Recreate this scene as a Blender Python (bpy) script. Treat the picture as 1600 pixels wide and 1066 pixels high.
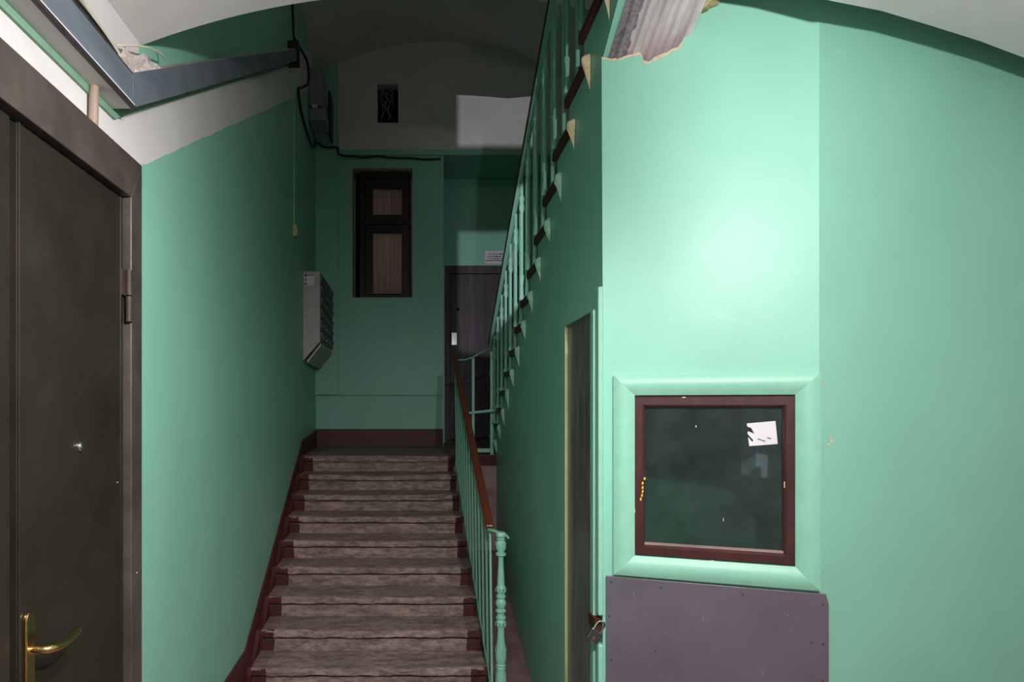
import bpy, bmesh, math, random
from mathutils import Vector, Matrix, noise
random.seed(7)
C = bpy.context.scene.collection
for o in list(bpy.data.objects): bpy.data.objects.remove(o, do_unlink=True)

# ------------------------------------------------------------------ camera, world, lights, exposure
EYE = 1.75
cam_d = bpy.data.cameras.new('camera'); cam = bpy.data.objects.new('camera', cam_d); C.objects.link(cam)
cam.location = (0, 0, EYE); cam.rotation_euler = (math.pi/2, 0, 0)
cam_d.sensor_width = 36; cam_d.lens = 24.75; cam_d.shift_x = .105; cam_d.shift_y = .0625
cam_d.clip_start = .05
bpy.context.scene.camera = cam
sc = bpy.context.scene
w = bpy.data.worlds.new('world'); sc.world = w; w.use_nodes = True
w.node_tree.nodes['Background'].inputs[0].default_value = (.5, .55, .6, 1)
w.node_tree.nodes['Background'].inputs[1].default_value = .02
sc.view_settings.view_transform = 'Standard'; sc.view_settings.look = 'None'
sc.view_settings.gamma = 1; sc.view_settings.exposure = 0
sc.view_settings.use_curve_mapping = False

def light(name, kind, loc, energy, col=(1, 1, 1), size=.1, target=None, **kw):
    d = bpy.data.lights.new(name, kind); o = bpy.data.objects.new(name, d); C.objects.link(o)
    o.location = loc; d.energy = energy; d.color = col
    if kind == 'AREA': d.size = size
    else: d.shadow_soft_size = size
    for k, v in kw.items(): setattr(d, k, v)
    if target: o.rotation_euler = (Vector(target)-Vector(loc)).to_track_quat('-Z', 'Y').to_euler()
    return o
light('lobby_bulb', 'POINT', (.62, .62, EYE+.90), 165, (1, .965, .975), .03)
light('patch_spot', 'SPOT', (.0, .70, EYE+.80), 460, (.96, .93, 1), .0004, target=(1.1, 7.87, EYE+2.5),
      spot_size=math.radians(30), spot_blend=.1)  # added spot, throws the bright patches on the back wall
light('stair_fill', 'SPOT', (.12, .85, EYE+.86), 130, (1, .965, .96), .03, target=(-.9, 3.2, EYE-1.0),
      spot_size=math.radians(112), spot_blend=1)  # added fill that brightens the left wall and lower flight
light('upstairs_fill', 'POINT', (1.2, 3.6, EYE+3.3), 6, (1, .97, .95), .12)  # added weak fill, lifts the dim upper stairwell

# ------------------------------------------------------------------ material helpers
def srgb(r, g, b):
    f = lambda c: c/255/12.92 if c/255 <= .04045 else ((c/255+.055)/1.055)**2.4
    return (f(r), f(g), f(b), 1)
class NT:
    def __init__(s, name):
        s.m = bpy.data.materials.new(name); s.m.use_nodes = True; s.t = s.m.node_tree
        s.b = s.t.nodes['Principled BSDF']; s.tc = s.t.nodes.new('ShaderNodeTexCoord')
    def n(s, k, **kw):
        x = s.t.nodes.new(k)
        for a, v in kw.items(): setattr(x, a, v)
        return x
    def l(s, a, b): s.t.links.new(a, b)
    def noise(s, scale, detail=4, rough=.55, stretch=None, vec=None):
        v = vec or s.tc.outputs['Object']
        if stretch:
            mp = s.n('ShaderNodeMapping'); mp.inputs['Scale'].default_value = stretch; s.l(v, mp.inputs['Vector']); v = mp.outputs[0]
        x = s.n('ShaderNodeTexNoise'); s.l(v, x.inputs['Vector'])
        x.inputs['Scale'].default_value = scale; x.inputs['Detail'].default_value = detail; x.inputs['Roughness'].default_value = rough
        return x.outputs['Fac']
    def ramp(s, fac, a, b, ca=(0, 0, 0, 1), cb=(1, 1, 1, 1)):
        r = s.n('ShaderNodeValToRGB'); s.l(fac, r.inputs[0])
        r.color_ramp.elements[0].position = a; r.color_ramp.elements[1].position = b
        r.color_ramp.elements[0].color = ca; r.color_ramp.elements[1].color = cb
        return r.outputs[0]
    def math(s, op, a, b=None, c=None):
        x = s.n('ShaderNodeMath', operation=op)
        for i, v in enumerate((a, b, c)):
            if v is None: continue
            if isinstance(v, (int, float)): x.inputs[i].default_value = v
            else: s.l(v, x.inputs[i])
        return x.outputs[0]
    def mix(s, fac, a, b, mode='MIX'):
        x = s.n('ShaderNodeMix', data_type='RGBA', blend_type=mode)
        if isinstance(fac, (int, float)): x.inputs[0].default_value = fac
        else: s.l(fac, x.inputs[0])
        for i, v in ((6, a), (7, b)):
            if isinstance(v, tuple): x.inputs[i].default_value = v
            else: s.l(v, x.inputs[i])
        return x.outputs[2]
    def xyz(s):
        x = s.n('ShaderNodeSeparateXYZ'); g = s.n('ShaderNodeNewGeometry'); s.l(g.outputs['Position'], x.inputs[0])
        s.geo = g
        return x.outputs
    def color(s, c):
        if isinstance(c, tuple): s.b.inputs['Base Color'].default_value = c
        else: s.l(c, s.b.inputs['Base Color'])
    def bump(s, h, dist=.002, strength=.5):
        x = s.n('ShaderNodeBump'); x.inputs['Distance'].default_value = dist; x.inputs['Strength'].default_value = strength
        s.l(h, x.inputs['Height']); s.l(x.outputs[0], s.b.inputs['Normal'])
    def pr(s, rough=.5, metal=0, spec=.5):
        s.b.inputs['Roughness'].default_value = rough; s.b.inputs['Metallic'].default_value = metal
        s.b.inputs['Specular IOR Level'].default_value = spec; return s
GREEN = (.268, .60, .455, 1)
WHITE = (.72, .70, .68, 1)
def simple(name, c, rough=.5, metal=0, spec=.5, var=.15, scale=12, bump=.3, bscale=60, bdist=.001, stretch=None):
    t = NT(name).pr(rough, metal, spec)
    f = t.noise(scale, 5, .6, stretch)
    dark = tuple(x*(1-var) for x in c[:3])+(1,); lite = tuple(min(1, x*(1+var)) for x in c[:3])+(1,)
    t.color(t.ramp(f, .3, .7, dark, lite))
    if bump: t.bump(t.noise(bscale, 3), bdist, bump)
    return t.m
def paint_two(name, maskf, below=GREEN, above=WHITE):
    """oil paint below a dado line, whitewash above; maskf(nt, X, Y, Z) gives 1 where green"""
    t = NT(name).pr(.38, 0, .35)
    X, Y, Z = t.xyz()
    m = maskf(t, X, Y, Z)
    f = t.noise(1.6, 6, .6); f2 = t.noise(30, 3)
    g = t.mix(t.ramp(f, .3, .75), tuple(x*.93 for x in below[:3])+(1,), tuple(x*1.05 for x in below[:3])+(1,))
    wv = t.mix(t.ramp(t.noise(2.2, 8, .65), .35, .7), tuple(x*.86 for x in above[:3])+(1,), above)
    t.color(t.mix(m, wv, g))
    r = t.math('MULTIPLY_ADD', m, -.42, .82); t.l(r, t.b.inputs['Roughness'])
    h = t.math('ADD', t.noise(3, 4), t.math('MULTIPLY', f2, .12))
    t.bump(h, .012, .35)
    return t.m
def below_line(a, b, lo=None, wob=.012):
    def f(t, X, Y, Z):
        zz = t.math('ADD', Z, t.math('MULTIPLY_ADD', t.noise(9, 3), wob*2, -wob))
        line = t.math('MULTIPLY_ADD', Y, b, a)
        if lo is not None: line = t.math('MAXIMUM', line, lo)
        return t.math('LESS_THAN', zz, line)
    return f
def left_mask(t, X, Y, Z):
    zz = t.math('ADD', Z, t.math('MULTIPLY_ADD', t.noise(9, 3), .02, -.01))
    line = t.math('MAXIMUM', t.math('MULTIPLY_ADD', Y, .508, EYE+.876-.508*2.57), 2.56)
    low = t.math('LESS_THAN', zz, line)
    ch = t.math('MULTIPLY_ADD', Y, .533, EYE+1.02-.533*2.283)
    up = t.math('MULTIPLY', t.math('GREATER_THAN', Z, ch), t.math('GREATER_THAN', Y, 2.53))
    return t.math('MAXIMUM', low, up)
M = {}
M['left'] = paint_two('left_wall_paint', left_mask)
M['green'] = paint_two('green_oil_paint', lambda t, X, Y, Z: t.math('GREATER_THAN', Z, -50))
M['white'] = paint_two('whitewash', lambda t, X, Y, Z: t.math('GREATER_THAN', Z, 50))
M['lobby'] = simple('lobby_whitewash', (.62, .58, .57, 1), .8, 0, .2, .1, 4)
M['upper'] = paint_two('upper_stair_paint', below_line(7.3, -.487))
M['green_enamel'] = simple('green_enamel', (.27, .585, .435, 1), .4, 0, .45, .05, 20, .3, 90)
M['dull_green'] = simple('dull_green_paint', srgb(120, 158, 130), .6, 0, .3, .12, 12)
M['brown'] = simple('brown_enamel', srgb(66, 34, 31), .3, 0, .5, .25, 25, .4, 70, stretch=(1, 1, .3))
M['rail_brown'] = simple('handrail_varnish', srgb(104, 48, 30), .32, 0, .5, .25, 14, .3, 80, stretch=(6, 1, 1))
M['dark_brown'] = simple('dark_brown', srgb(58, 34, 28), .4, 0, .4, .3, 20)
M['black_brown'] = simple('dark_window_wood', srgb(30, 18, 15), .45, 0, .4, .25, 20)
M['slab'] = simple('slab_end_paint', srgb(80, 36, 30), .55, 0, .4, .45, 45, .6, 90, .002)
M['plaster'] = simple('cream_plaster', srgb(215, 195, 160), .85, 0, .2, .2, 30, .8, 60, .004)
M['plaster_green'] = simple('green_plaster_lump', srgb(150, 195, 165), .6, 0, .3, .15, 40, .8, 60, .004)
M['red'] = simple('red_brown_skirting', srgb(84, 40, 36), .5, 0, .4, .3, 14, .5, 50, .002)
M['pink'] = simple('pinkish_plaster', srgb(150, 125, 122), .8, 0, .2, .3, 9, .6, 40, .003)
M['steel'] = simple('grey_sheet_steel', srgb(106, 98, 108), .42, .25, .5, .13, 3.5, .25, 40, .002)
M['channel'] = simple('blue_grey_steel', srgb(108, 118, 128), .5, .1, .5, .3, 8, .3, 50, .001, (1, .25, 1))
M['brown_steel'] = simple('brown_steel', srgb(62, 50, 45), .6, .2, .4, .3, 8)
M['dark_steel'] = simple('dark_door_steel', srgb(66, 60, 66), .5, .4, .4, .35, 5, .4, 40, .001, (3, 3, .5))
M['box_grey'] = simple('grey_box', srgb(140, 142, 140), .5, .1, .4, .12, 8)
M['mail_grey'] = simple('mailbox_enamel', srgb(180, 176, 172), .45, .1, .4, .12, 10)
M['mail_dark'] = simple('mailbox_front', srgb(96, 92, 102), .5, .2, .4, .4, 30)
M['cable_black'] = simple('black_cable', srgb(24, 22, 20), .5, bump=0)
M['cable_white'] = simple('white_cable', srgb(205, 200, 180), .5, bump=0)
M['beige'] = simple('beige_pipe', srgb(150, 132, 118), .55, bump=0, var=.1)
M['cream'] = simple('cream_plastic', srgb(196, 200, 150), .45, bump=0, var=.06)
M['chrome'] = simple('chrome', (.75, .73, .72, 1), .16, 1, bump=0, var=.05)
M['brass'] = simple('brass', (.78, .55, .24, 1), .2, 1, bump=0, var=.15, scale=30)
M['lock'] = simple('padlock_steel', srgb(110, 106, 112), .3, .9, bump=0)
M['rust'] = simple('rusty_hasp', srgb(84, 44, 34), .8, .2, .3, .5, 60, .6, 90)
M['paper'] = simple('paper', srgb(225, 220, 226), .7, var=.04, bump=.2, bscale=40)
M['ink'] = simple('ink', srgb(60, 58, 80), .7, bump=0)
M['ink_blue'] = simple('blue_ink', srgb(60, 70, 130), .7, bump=0)
M['curtain'] = simple('curtain', srgb(225, 180, 172), .9, 0, .1, .25, 5, .3, 60, .002, (9, 9, .3))
M['void'] = simple('dark_void', (.012, .011, .012, 1), .9, 0, .1, bump=0)
M['foam'] = simple('mounting_foam', srgb(165, 158, 118), .9, 0, .1, .3, 30, .9, 40, .01)
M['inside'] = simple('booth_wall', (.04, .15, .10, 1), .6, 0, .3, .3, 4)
M['soot'] = simple('dirty_plaster', srgb(196, 184, 176), .9, 0, .1, .4, 14, .9, 50, .006)
M['cab'] = simple('cabinet_enamel', srgb(180, 172, 200), .5, bump=0)
M['yellow'] = simple('yellow_paint', srgb(220, 190, 70), .5, bump=0)
# corrugated sheet: pale paint, dark bare patch at one side
t = NT('zinc_sheet').pr(.45, .15, .4)
X, Y, Z = t.xyz()
dk = t.math('LESS_THAN', t.math('ADD', X, t.math('MULTIPLY', t.noise(25, 4), .05)), .865)
t.color(t.mix(t.math('MULTIPLY', dk, .75), t.ramp(t.noise(7, 5, .6, (4, 1, 1)), .3, .7, srgb(185, 172, 176), srgb(222, 210, 210)), t.ramp(t.noise(60, 5), .35, .65, srgb(48, 40, 52), srgb(140, 128, 140))))
t.bump(t.noise(90, 3), .001, .4); M['zinc'] = t.m
# left iron door: dark bronze enamel with faint smears
t = NT('door_enamel').pr(.42, .25, .5)
t.color(t.mix(t.ramp(t.noise(3, 7, .65), .4, .75), srgb(40, 36, 28), srgb(54, 48, 39)))
t.l(t.ramp(t.noise(5, 6, .7), .3, .8, (.36,)*3+(1,), (.55,)*3+(1,)), t.b.inputs['Roughness'])
t.bump(t.noise(140, 2), .0006, .4); M['door'] = t.m
t = NT('door_frame_enamel').pr(.4, .3, .5)
t.color(t.mix(t.ramp(t.noise(4, 7, .65), .4, .75), srgb(78, 70, 64), srgb(108, 97, 88)))
t.bump(t.noise(140, 2), .0006, .4); M['door_frame'] = t.m
# worn stone steps with red painted ends
t = NT('worn_stone').pr(.72, 0, .35)
X, Y, Z = t.xyz()
nr = t.n('ShaderNodeSeparateXYZ'); t.l(t.geo.outputs['Normal'], nr.inputs[0])
a = t.noise(6, 10, .75, (.5, 2.6, 2.6)); b = t.noise(26, 8, .75, (.55, 1.4, 1.4))
base = t.mix(t.ramp(a, .3, .68), srgb(124, 102, 96), srgb(206, 178, 168))
base = t.mix(t.ramp(b, .40, .56), t.mix(.6, base, srgb(70, 58, 53)), base)
wob = t.math('MULTIPLY_ADD', t.noise(14, 2), .03, -.015)
xs = t.math('ADD', X, wob)
ends = t.math('MAXIMUM', t.math('LESS_THAN', xs, -.835), t.math('GREATER_THAN', xs, .40))
up = t.math('LESS_THAN', nr.outputs[2], .6)
k = t.math('MULTIPLY', ends, t.math('MULTIPLY_ADD', up, .72, .22))
t.color(t.mix(k, base, srgb(80, 33, 28)))
t.bump(t.math('ADD', b, t.noise(90, 4, .7)), .010, .9); M['stone'] = t.m
t = NT('passage_floor').pr(.5, 0, .4)
t.color(t.mix(t.ramp(t.noise(6, 8, .65), .3, .7), srgb(104, 78, 78), srgb(142, 114, 112)))
t.bump(t.noise(40, 5), .003, .4); M['floor'] = t.m
# glass
t = NT('dusty_glass'); t.pr(.04)
nt = t.t; out = nt.nodes['Material Output']
tr = t.n('ShaderNodeBsdfTransparent'); tr.inputs[0].default_value = (.72, .80, .77, 1)
gl = t.n('ShaderNodeBsdfGlossy'); gl.inputs['Roughness'].default_value = .04; gl.inputs[0].default_value = (.62, .85, .75, 1)
df = t.n('ShaderNodeBsdfDiffuse'); df.inputs[0].default_value = (.33, .40, .38, 1)
fr = t.n('ShaderNodeFresnel'); fr.inputs[0].default_value = 1.4
m1 = t.n('ShaderNodeMixShader'); t.l(fr.outputs[0], m1.inputs[0]); t.l(tr.outputs[0], m1.inputs[1]); t.l(gl.outputs[0], m1.inputs[2])
m2 = t.n('ShaderNodeMixShader'); t.l(t.ramp(t.noise(4, 7, .7), .35, .9, (.02,)*3+(1,), (.11,)*3+(1,)), m2.inputs[0])
t.l(m1.outputs[0], m2.inputs[1]); t.l(df.outputs[0], m2.inputs[2]); t.l(m2.outputs[0], out.inputs[0]); M['glass'] = t.m
t = NT('clear_glass'); out = t.t.nodes['Material Output']
tr = t.n('ShaderNodeBsdfTransparent'); gl = t.n('ShaderNodeBsdfGlossy'); gl.inputs['Roughness'].default_value = .05
m1 = t.n('ShaderNodeMixShader'); m1.inputs[0].default_value = .06; t.l(tr.outputs[0], m1.inputs[1]); t.l(gl.outputs[0], m1.inputs[2]); t.l(m1.outputs[0], out.inputs[0]); M['clear_glass'] = t.m

# ------------------------------------------------------------------ mesh helpers
class MB:
    def __init__(s): s.v = []; s.f = []; s.mi = []
    def add(s, vs, fs, mi=0):
        k = len(s.v); s.v += [Vector(p) for p in vs]; s.f += [tuple(i+k for i in f) for f in fs]; s.mi += [mi]*len(fs); return s
    def box(s, x0, x1, y0, y1, z0, z1, mi=0):
        return s.add([(x0, y0, z0), (x1, y0, z0), (x1, y1, z0), (x0, y1, z0), (x0, y0, z1), (x1, y0, z1), (x1, y1, z1), (x0, y1, z1)],
                     [(0, 3, 2, 1), (4, 5, 6, 7), (0, 1, 5, 4), (1, 2, 6, 5), (2, 3, 7, 6), (3, 0, 4, 7)], mi)
    def obox(s, o, ax, ay, az, mi=0):
        """box from corner o with edge vectors"""
        o = Vector(o); ax = Vector(ax); ay = Vector(ay); az = Vector(az)
        return s.add([o, o+ax, o+ax+ay, o+ay, o+az, o+ax+az, o+ax+ay+az, o+ay+az],
                     [(0, 3, 2, 1), (4, 5, 6, 7), (0, 1, 5, 4), (1, 2, 6, 5), (2, 3, 7, 6), (3, 0, 4, 7)], mi)
    def prism(s, pts, ext, mi=0):
        n = len(pts); e = Vector(ext)
        vs = [Vector(p) for p in pts]; vs += [p+e for p in vs]
        fs = [tuple(range(n)), tuple(reversed(range(n, 2*n)))]+[(i, i+n, (i+1) % n+n, (i+1) % n) for i in range(n)]
        return s.add(vs, fs, mi)
    def tube(s, pts, r, n=10, caps=True, mi=0):
        pts = [Vector(p) for p in pts]; k = len(pts); rr = r if isinstance(r, (list, tuple)) else [r]*k
        vs = []; up = None
        for i, p in enumerate(pts):
            d = (pts[min(i+1, k-1)]-pts[max(i-1, 0)]).normalized()
            if up is None: up = d.orthogonal().normalized()
            a = (up-d*up.dot(d)).normalized(); up = a; b = d.cross(a)
            vs += [p+(a*math.cos(2*math.pi*j/n)+b*math.sin(2*math.pi*j/n))*rr[i] for j in range(n)]
        fs = [(i*n+j, i*n+(j+1) % n, (i+1)*n+(j+1) % n, (i+1)*n+j) for i in range(k-1) for j in range(n)]
        if caps: fs += [tuple(reversed(range(n))), tuple(range((k-1)*n, k*n))]
        return s.add(vs, fs, mi)
    def lathe(s, prof, c, n=20):
        vs = []; k = len(prof)
        for z, r in prof: vs += [(c[0]+r*math.cos(2*math.pi*j/n), c[1]+r*math.sin(2*math.pi*j/n), z) for j in range(n)]
        fs = [(i*n+j, i*n+(j+1) % n, (i+1)*n+(j+1) % n, (i+1)*n+j) for i in range(k-1) for j in range(n)]
        fs += [tuple(reversed(range(n))), tuple(range((k-1)*n, k*n))]
        return s.add(vs, fs)
    def build(s, name, mat, parent=None, smooth=False, bevel=0, seg=2):
        off = Vector((0, 0, 0)); q = parent
        while q is not None: off += q.location; q = q.parent
        me = bpy.data.meshes.new(name); me.from_pydata([v-off for v in s.v], [], s.f)
        mats = mat if isinstance(mat, (list, tuple)) else [mat]
        for m in mats: me.materials.append(m)
        for p, i in zip(me.polygons, s.mi): p.material_index = i
        bm = bmesh.new(); bm.from_mesh(me); bmesh.ops.recalc_face_normals(bm, faces=bm.faces); bm.to_mesh(me); bm.free()
        o = bpy.data.objects.new(name, me); C.objects.link(o); o.parent = parent
        if bevel:
            b = o.modifiers.new('bevel', 'BEVEL'); b.width = bevel; b.segments = seg; b.limit_method = 'ANGLE'; b.angle_limit = math.radians(35)
        if smooth:
            for p in me.polygons: p.use_smooth = True
            me.set_sharp_from_angle(angle=math.radians(40))
        return o
def tag(o, label=None, cat=None, group=None, kind=None):
    for k, v in (('label', label), ('category', cat), ('group', group), ('kind', kind)):
        if v: o[k] = v
    return o
def thing(name, loc, label, cat, group=None, kind=None):
    o = bpy.data.objects.new(name, None); C.objects.link(o); o.location = loc; o.empty_display_size = .1
    return tag(o, label, cat, group, kind)
def struct(name, mb, mat, label, cat='wall', **kw):
    return tag(mb.build(name, mat, **kw), label, cat, None, 'structure')
def wall_grid(mb, u0, u1, w0, w1, holes, f, th):
    """wall over (u, w) with rectangular holes; f(u, w, d) gives a point at depth d behind the face"""
    us = sorted({u0, u1, *[h[0] for h in holes], *[h[1] for h in holes]}); ws = sorted({w0, w1, *[h[2] for h in holes], *[h[3] for h in holes]})
    solid = lambda i, j: 0 <= i < len(us)-1 and 0 <= j < len(ws)-1 and not any(h[0]-1e-6 <= us[i] and us[i+1] <= h[1]+1e-6 and h[2]-1e-6 <= ws[j] and ws[j+1] <= h[3]+1e-6 for h in holes)
    for i in range(len(us)-1):
        for j in range(len(ws)-1):
            if not solid(i, j): continue
            a, b, c, d = us[i], us[i+1], ws[j], ws[j+1]
            mb.add([f(a, c, 0), f(b, c, 0), f(b, d, 0), f(a, d, 0)], [(0, 1, 2, 3)]); mb.add([f(a, c, th), f(b, c, th), f(b, d, th), f(a, d, th)], [(3, 2, 1, 0)])
            for (ii, jj, p, q) in ((i-1, j, (a, c), (a, d)), (i+1, j, (b, c), (b, d)), (i, j-1, (a, c), (b, c)), (i, j+1, (a, d), (b, d))):
                if not solid(ii, jj): mb.add([f(*p, 0), f(*q, 0), f(*q, th), f(*p, th)], [(0, 1, 2, 3)])
    return mb
def weld(o):
    bm = bmesh.new(); bm.from_mesh(o.data); bmesh.ops.remove_doubles(bm, verts=bm.verts, dist=1e-5)
    bmesh.ops.recalc_face_normals(bm, faces=bm.faces); bm.to_mesh(o.data); bm.free(); return o
def lerp(x, ks):
    if x <= ks[0][0]: return ks[0][1]
    for (a, p), (b, q) in zip(ks, ks[1:]):
        if x <= b: return p+(q-p)*(x-a)/(b-a)
    return ks[-1][1]
def at(px, py, Y): return Vector(((px-632)/1100*Y, Y, EYE-(py-633)/1100*Y))   # measured points, at a stated real distance
WL = lambda Y: lerp(Y, [(6.6, -.955), (7.87, -.99)])
WR = lambda Y: .6868+.02545*Y
LAND = 1.285

# ------------------------------------------------------------------ setting: floor, walls, ceilings
struct('floor', MB().box(-1.1, 3.4, -2.0, 4.25, -.1, 0), M['floor'], 'dull pinkish brown stone floor at the foot of the stairs', 'floor')
m = MB(); m.prism([(.47, 4.25, -.1), (.47, 4.25, 0), (.47, 4.4, 0), (.47, 5.7, .24), (.47, 6.7, .43), (.47, 6.7, -.1)], (.5, 0, 0))
struct('floor', m, M['floor'], 'narrow pinkish brown strip of floor between the lower stairs and the green stringer wall', 'floor')
# left wall
m = MB()
ys = [-2.0, 2.3, 4.2, 6.6, 7.87, 9]
for a, b in zip(ys, ys[1:]):
    m.add([(WL(a), a, 0), (WL(b), b, 0), (WL(b), b, 5.9), (WL(a), a, 5.9), (WL(a)-.12, a, 0), (WL(b)-.12, b, 0), (WL(b)-.12, b, 5.9), (WL(a)-.12, a, 5.9)],
          [(0, 1, 2, 3), (7, 6, 5, 4), (3, 2, 6, 7), (0, 4, 5, 1)])
struct('wall_left', m, M['left'], 'left wall, mint green below a rising white band with a green strip above the steel channel')
wl_ = C.objects['wall_left']
rnd = random.Random(21)
for i in range(14):
    y = rnd.uniform(2.6, 5.2); z = rnd.uniform(.7, 2.4); m = MB(); a, b = rnd.uniform(.0015, .004), rnd.uniform(.002, .010)
    m.prism([(-.9555, y+a*math.cos(t), z+b*math.sin(t)) for t in (0, 1.1, 2.2, 3.1, 4.2, 5.3)], (.0012, 0, 0)); m.build('paint_chip', M['plaster_green'], wl_)
# lobby front (behind the camera) and side walls
struct('wall_front', MB().box(-1.1, 3.4, -2.12, -2.0, 0, 3.4), M['lobby'], 'front wall of the lobby behind the viewer, pale whitewash')
struct('wall_side', MB().box(3.2, 3.32, -2.0, 3.3, 0, 3.4), M['lobby'], 'far right side wall of the lobby, pale whitewash')
# lobby ceiling: shallow vault with an overhanging lip
HK = [(-1.1, 1.26)]+[(x/20, 1.49-.186*((x/20-.04)/.99)**2) for x in range(-19, 15)]+[(.76, 1.47), (1.0, 1.455), (1.2, 1.39), (1.354, 1.315), (1.6, 1.322), (1.81, 1.312), (2.05, 1.295), (2.27, 1.269), (2.7, 1.21), (3.3, 1.10)]
LK = [(-1.1, 2.55), (.30, 2.55), (.55, 2.40), (.95, 2.40), (1.0, 2.39), (1.354, 2.28), (1.81, 2.43), (2.27, 2.575), (3.3, 2.89)]
m = MB(); n = len(HK)
for x, h in HK:
    y = lerp(x, LK); kk = lerp(x, [(.95, 1), (1.02, .965)]); x *= kk; y *= kk; h *= kk; top = 3.35 if x < .8 else EYE+h+.16
    m.v += [Vector((x, -2.0, EYE+h)), Vector((x, y, EYE+h)), Vector((x, y, max(top, EYE+h+.05))), Vector((x, -2.0, max(top, EYE+h+.05)))]
for i in range(n-1):
    a, b = i*4, i*4+4
    for f in ((a, a+1, b+1, b), (a+1, a+2, b+2, b+1), (a+2, a+3, b+3, b+2)): m.f.append(f); m.mi.append(0)
m.f += [(0, 1, 2, 3), tuple(x+4*(n-1) for x in (0, 1, 2, 3))]; m.mi += [0, 0]
struct('ceiling', m, M['white'], 'low whitewashed lobby vault with its lip in front of the stairwell', 'ceiling', smooth=True)
# stairwell ceiling: high barrel
m = MB(); xs = [-1.1+i*.13 for i in range(26)]
for x in xs:
    z = EYE+4.04-.197*(x-.35)**2; m.v += [Vector((x, 1.4, z)), Vector((x, 8.0, z)), Vector((x, 8.0, z+.15)), Vector((x, 1.4, z+.15))]
for i in range(len(xs)-1):
    a, b = i*4, i*4+4
    for f in ((a, a+1, b+1, b), (a+2, a+3, b+3, b+2)): m.f.append(f); m.mi.append(0)
struct('ceiling', m, M['white'], 'high dim vault over the whole stairwell', 'ceiling', smooth=True)
struct('wall_front', MB().box(-1.1, 2.1, 1.28, 1.4, 3.2, 6), M['white'], 'upper front wall of the stairwell above the lobby vault')
m = MB(); m.prism([(.9, 6.3, EYE+3.68), (1.3, 6.3, EYE+3.60), (1.95, 6.3, EYE+3.49), (1.95, 6.3, 5.6), (.9, 6.3, 5.9)], (0, .15, 0))
struct('wall_upper', m, M['white'], 'pale arched beam high behind the top of the upper balusters')
# back wall, left part
m = MB(); m.box(-1.1, .4365, 7.87, 7.97, 1.1, 1.862)
struct('wall_back', m, M['green'], 'low recessed green strip of back wall just above the red-brown skirting')
m = MB(); fb = lambda u, w, d: (u, 7.83+d, w)
wall_grid(m, -.75, .4365, 1.86, 4.53, [(-.584, .0925, 2.946, 4.39)], fb, .2)
m.box(-.75, .4365, 7.818, 7.835, 1.86, 2.27)
o = struct('wall_back', m, M['green'], 'green back wall panel around the tall dark window')
struct('wall_back', MB().box(-1.1, -.73, 7.80, 8.03, 1.862, 5.62), M['green'], 'green pilaster in the left back corner, behind the mailboxes', bevel=.006)
m = MB(); wall_grid(m, -.73, 2.1, 4.583, 6.0, [(-.30, -.07, 4.89, 5.32)], fb, .25)
struct('wall_back', m, M['white'], 'whitewashed lunette wall high at the back with a dark niche')
struct('trim_1', MB().box(-.73, 2.1, 7.81, 8.7, 4.526, 4.583), M['green'], 'green lintel strip under the white back wall', 'trim', bevel=.004)
# recess with the flat door
struct('wall_recess', MB().box(.34, .4365, 7.88, 8.7, 1.1, 4.53), M['green'], 'green return wall at the left of the recessed flat door')
m = MB(); wall_grid(m, .4365, 2.1, 1.2, 4.53, [(.495, 1.42, 1.285, 3.464)], lambda u, w, d: (u, 8.65+d, w), .2)
struct('wall_recess', m, M['green'], 'green wall above and beside the recessed flat door')
struct('wall_stairwell', MB().box(1.95, 2.1, 2.72, 8.8, 0, 3.3).box(1.95, 2.1, 1.4, 8.8, 3.3, 6), M['upper'], 'right wall of the stairwell behind the upper flight')
# landing
m = MB(); m.box(-.99, .452, 6.44, 8.7, LAND-.1, LAND); m.box(.452, 1.95, 6.5, 8.7, LAND-.09, LAND)
struct('floor', m, M['stone'], 'worn stone landing between the two flights', 'landing', bevel=.006)
struct('wall_landing', MB().box(.452, 1.95, 6.54, 6.66, .2, LAND-.09), M['pink'], 'pinkish plaster wall below the landing at the end of the narrow passage')

# ---- upper stringer wall (green) with stepped top
ZT = lambda j: EYE+.705+.146*j
YN = lambda j: 4.81-.3*j
top = []
for j in range(-7, 9):
    y0 = YN(j)-.02; z = ZT(j)-.02
    top += [(y0, ZT(j-1)-.02 if j > -7 else LAND), (y0, z)]
yend = YN(8)-.3
top += [(yend, ZT(8)-.02)]
soff = lambda y: EYE+1.32+.487*(2.68-y)
prof = [(6.9, 0.0)]+top+[(yend, soff(yend)), (2.68, soff(2.68)), (2.68, 0)]
m = MB(); n = len(prof)
vs = [(WR(y), y, z) for y, z in prof]+[(WR(y)+.1, y, z) for y, z in prof]
m.add(vs, [tuple(range(n)), tuple(reversed(range(n, 2*n)))]+[(i, i+n, (i+1) % n+n, (i+1) % n) for i in range(n)])
struct('wall_stringer', m, M['green'], 'green wall under the upper flight with its stepped top edge')

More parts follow.
